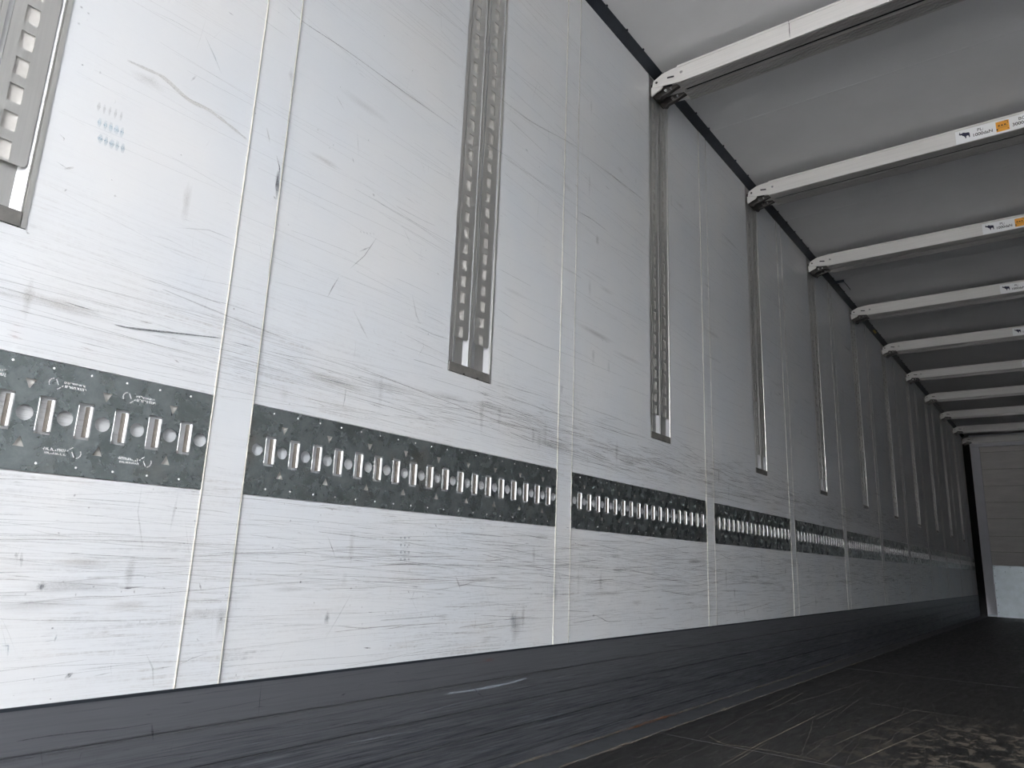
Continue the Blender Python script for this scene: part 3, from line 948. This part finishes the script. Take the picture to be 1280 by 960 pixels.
([(1.303, 0.547), (1.311, 0.545)], 6, 'b', 0.5)]
KICK_MARKS = [([(0.504, 0.26), (0.548, 0.261), (0.608, 0.259), (0.659, 0.256), (0.713, 0.257)], 2, 'k', 0.6),
([(0.712, 0.256), (0.719, 0.228)], 4, 'k', 0.7),
([(0.6, 0.343), (0.631, 0.347)], 1.6, 'k', 0.4),
([(1.462, 0.221), (1.603, 0.219), (1.744, 0.221), (1.808, 0.225)], 7, 'w', 0.35),
([(1.57, 0.228), (1.594, 0.21), (1.619, 0.195)], 3, 'k', 0.7),
([(1.608, 0.287), (1.66, 0.289)], 9, 'r', 0.3),
([(1.901, 0.212), (2.009, 0.213)], 2, 'w', 0.3),
([(2.085, 0.261), (2.173, 0.272), (2.261, 0.273)], 2, 'w', 0.25),
([(0.54, 0.245), (0.548, 0.216)], 1.5, 'k', 0.4),
([(1.127, 0.255), (1.142, 0.258)], 3, 'k', 0.6),
([(0.752, 0.283), (0.79, 0.283)], 1.8, 'k', 0.6),
([(2.147, 0.291), (2.224, 0.291)], 4, 'w', 0.2),
([(1.167, 0.193), (1.238, 0.191), (1.392, 0.207)], 1.5, 'k', 0.4),
([(1.508, 0.21), (1.504, 0.228)], 2, 'w', 0.4),
([(1.521, 0.21), (1.516, 0.226)], 2, 'w', 0.4)]
FLOOR_MARKS = [([(0.418, 2.183), (0.406, 2.571), (0.406, 3.512)], 5, 't', 0.6),
([(0.432, 2.196), (0.417, 2.614)], 3, 't', 0.4),
([(0.006, 1.754), (-0.036, 2.11), (0.009, 2.436), (0.072, 2.756)], 6, 't', 0.7),
([(-0.036, 2.11), (0.021, 2.413), (0.11, 2.658)], 4, 't', 0.5),
([(0.237, 2.548), (0.32, 2.479), (0.419, 2.496), (0.554, 2.499), (0.676, 2.474)], 8, 't', 0.55),
([(0.231, 3.135), (0.223, 3.458), (0.2, 3.759)], 5, 't', 0.5),
([(0.253, 3.412), (0.291, 3.903), (0.343, 4.654)], 4, 't', 0.35),
([(0.691, 2.502), (0.742, 2.933), (0.796, 3.306)], 6, 't', 0.5),
([(0.471, 3.724), (0.696, 3.695), (0.951, 3.705)], 7, 't', 0.45),
([(0.59, 2.723), (0.616, 3.052), (0.659, 3.556), (0.699, 3.775)], 5, 't', 0.4),
([(0.199, 3.22), (0.161, 3.844)], 4, 't', 0.3),
([(0.427, 3.136), (0.429, 3.619)], 6, 't', 0.3)]

SWAP = True
BLOBS = [(1.07, 0.418, 0.008, 0.016, 0.7), (1.749, 0.372, 0.035, 0.05, 0.45), (1.945, 0.463, 0.02, 0.03, 0.4), (0.499, 0.486, 0.008, 0.008, 0.6), (0.82, 1.344, 0.005, 0.03, 0.6), (1.29, 0.563, 0.02, 0.02, 0.15), (1.737, 0.388, 0.02, 0.03, 0.3)]

def near_metal(y, z):
    if ZB0 - .004 < z < ZB1 + .004:
        return any(a - .003 < y < b + .003 for a, b in PLATES)
    if ZR - .004 < z: return any(r - .004 < y < r + RW + .004 for r in RAILS)
    return False
R = random.Random(21)
wm = Marks(lambda a, b, h: (h, a, b), .0015)
for pts, w, c, al in WALL_MARKS: wm.line(pts, w, c, al, R)
def add_clear(pts, w, c, al):
    run = []
    P = [Vector(p) for p in pts]; Q = []
    for a, b in zip(P, P[1:]):
        k = max(1, int((b - a).length / .02)); Q += [a.lerp(b, i / k) for i in range(k)]
    Q.append(P[-1])
    for q in Q + [None]:
        if q is not None and not near_metal(q.x, q.y) and ZK + .004 < q.y < ZT - .01 and q.x < 13.2: run.append(q); continue
        if len(run) > 1: wm.line([run[0], *run[1:-1:3], run[-1]], w, c, al * (.6 if run[0].x < 1.0 else 1), R)
        run = []
GREYS = [(.10, .10, .11), (.20, .19, .18), (.28, .24, .21), (.15, .17, .20), (.33, .27, .23)]
for k in range(4600):
    y = R.uniform(.05, 9) if R.random() < .75 else R.uniform(.05, 4)
    q = R.random()
    if q < .40: z = R.gauss(.55, .07)
    elif q < .66: z = R.gauss(.93, .05)
    elif q < .78: z = R.uniform(ZK, .66)
    else: z = R.uniform(.9, 2.7)
    L = R.choice((.02, .04, .08, .15, .3, .5)) * R.uniform(.6, 1.5)
    sl = R.gauss(0, .05)
    pts = [(y + L*t, z + sl*L*t + R.gauss(0, .0012)) for t in (0, .33, .66, 1)]
    add_clear(pts, R.uniform(.4, 1.5) * (1 if R.random() < .93 else 2), R.choice(GREYS), R.uniform(.12, .62) * (1 if z < 1.1 else .6))
for k in range(1300):     # faint long rubs on the upper panels
    y = R.uniform(1.1, 9) if R.random() < .8 else R.uniform(.1, 1.5); z = R.uniform(1.1, 2.65)
    L = R.choice((.03, .08, .15, .3, .6)) * R.uniform(.6, 1.4); sl = R.gauss(-.02, .05)
    add_clear([(y + L*t, z + sl*L*t + R.gauss(0, .0015)) for t in (0, .33, .66, 1)], R.uniform(.5, 1.6), R.choice(GREYS), R.uniform(.12, .45))
BR = [(.16, .10, .08), (.10, .08, .075), (.20, .14, .11), (.07, .07, .08)]
for k in range(1500):     # brown rub band above the plates, deeper in
    y = R.uniform(1.5, 7.5); z = R.gauss(.985, .045) + .03*math.sin(y*2.1)
    L = R.uniform(.01, .16); sl = R.gauss(-.03, .06)
    add_clear([(y, z), (y + L*.5, z + sl*L*.5 + R.gauss(0, .0012)), (y + L, z + sl*L)], R.uniform(.5, 2.2), R.choice(BR), R.uniform(.15, .6))
for k in range(900):      # dense worn bands below the plates
    y = R.uniform(.8, 9); z = R.choice((R.gauss(.60, .02), R.gauss(.545, .012), R.gauss(.49, .012), R.gauss(.40, .03)))
    L = R.uniform(.01, .22); sl = R.gauss(0, .04)
    add_clear([(y, z), (y + L*.5, z + sl*L*.5 + R.gauss(0, .001)), (y + L, z + sl*L)], R.uniform(.6, 2.4), R.choice(GREYS), R.uniform(.12, .5))
for k in range(700):      # upright and slanting scratches
    y = R.uniform(.05, 6.5); z = R.uniform(ZK, .66) if R.random() < .5 else R.uniform(.85, 2.4)
    L = R.uniform(.01, .09); an = R.gauss(math.pi/2, .35)
    add_clear([(y, z), (y + L*.5*math.cos(an) + R.gauss(0, .002), z + L*.5*math.sin(an)), (y + L*math.cos(an), z + L*math.sin(an))], R.uniform(.5, 1.6), R.choice(GREYS), R.uniform(.12, .4))
for k in range(700):      # specks and chips
    y = R.uniform(.05, 6); z = R.uniform(ZK, .66) if R.random() < .6 else R.uniform(.85, 2.5)
    if near_metal(y, z): continue
    wm.blob(y, z, R.uniform(.001, .003), R.uniform(.001, .004), R.choice(GREYS), R.uniform(.4, .9), 6, R)
for k in range(330):      # broad pale rub marks
    y = R.uniform(.1, 8); z = R.choice((R.gauss(.52, .08), R.gauss(.93, .035), R.uniform(1.1, 2.4)))
    rx, ry = R.uniform(.03, .16), R.uniform(.004, .016)
    if R.random() < .25: rx, ry = R.uniform(.006, .015), R.uniform(.02, .06)
    if any(near_metal(y + a*rx, z + b*ry) for a in (-1, 0, 1) for b in (-1, 0, 1)) or z - ry < ZK + .01: continue
    wm.blob(y, z, rx, ry, R.choice([(.38, .33, .29), (.30, .29, .29), (.42, .36, .30)]), R.uniform(.14, .42), 14, R)
for (y, z, rx, ry, al) in BLOBS: wm.blob(y, z, rx, ry, (.12, .13, .16), al, 16, R)
wm.build('scuff_marks', wall)

km = Marks(lambda a, b, h: (h, a, b), .0047)
for pts, w, c, al in KICK_MARKS: km.line(pts, w, c, al, R)
KG = [(.02, .022, .026), (.03, .034, .04), (.30, .33, .37)]
for k in range(2300):
    y = R.uniform(.2, 8) if R.random() < .4 else R.uniform(.3, 4.5); z = R.uniform(.012, .228) if R.random() < .93 else R.uniform(.24, .295)
    if min(abs(z - g) for g in gro) < .006: continue
    L = R.choice((.02, .05, .1, .25)) * R.uniform(.6, 1.5); dz = R.gauss(0, .03) * L
    if R.random() < .12: L, dz = .003, R.uniform(.008, .03)
    if any(min(z, z+dz) < g + .005 and max(z, z+dz) > g - .005 for g in gro) or z + dz > .298 or z + dz < .01: continue
    c = KG[0] if R.random() < .45 else (KG[1] if R.random() < .6 else KG[2])
    km.line([(y, z), (y + L*.5, z + dz*.5 + R.gauss(0, .0008)), (y + L, z + dz)], R.uniform(.5, 1.8), c, R.uniform(.15, .55), R)
km.line([(.923, .303), (.925, .24)], 1.2, 'k', .8)
km.build('scuff_marks', kick)

fm = Marks(lambda a, b, h: (a, b, h), .0012)
def fline(pts, *a): fm.line([(q, p) for p, q in pts], *a)
for pts, w, c, al in FLOOR_MARKS: fm.line([(p, q) if SWAP else (q, p) for p, q in pts], w, c, al, R)
TAN = [(.14, .12, .09), (.18, .16, .13), (.10, .09, .075), (.16, .15, .14)]
for k in range(1500):
    x = R.uniform(.15, 2.3); y = R.uniform(1.2, 7)
    if y > 3.6 and R.random() < .6: continue
    L = R.uniform(.05, .9); an = R.gauss(math.pi/2, .10) if R.random() < .7 else R.gauss(2.2, .5)
    if an > 1.9 or an < 1.2: L *= .2
    fm.line([(x, y), (x + L*.5*math.cos(an) + R.gauss(0, .004), y + L*.5*math.sin(an)), (x + L*math.cos(an), y + L*math.sin(an))], R.uniform(.8, 3.5), R.choice(TAN), R.uniform(.12, .5), R)
# grit and rust along both edges of the metal strip
for k in range(1300):
    y = R.uniform(1.3, 9); x = R.choice((R.gauss(.014, .004), R.gauss(.104, .004)))
    fm_h = R.uniform(.002, .010)
    c = R.choice([(.26, .22, .17), (.20, .17, .14), (.32, .28, .23)])
    if 2.3 < y < 2.75 and x < .05: c = (.30, .11, .03)
    L = R.uniform(.01, .10)
    fm.h = .0082 if x < .05 else .0040
    fm.line([(x, y), (x + R.gauss(0, .0015), y + L*.5), (x + R.gauss(0, .002), y + L)], R.uniform(3, 9), c, R.uniform(.3, .85), R)
fm.build('scuff_marks', fl)
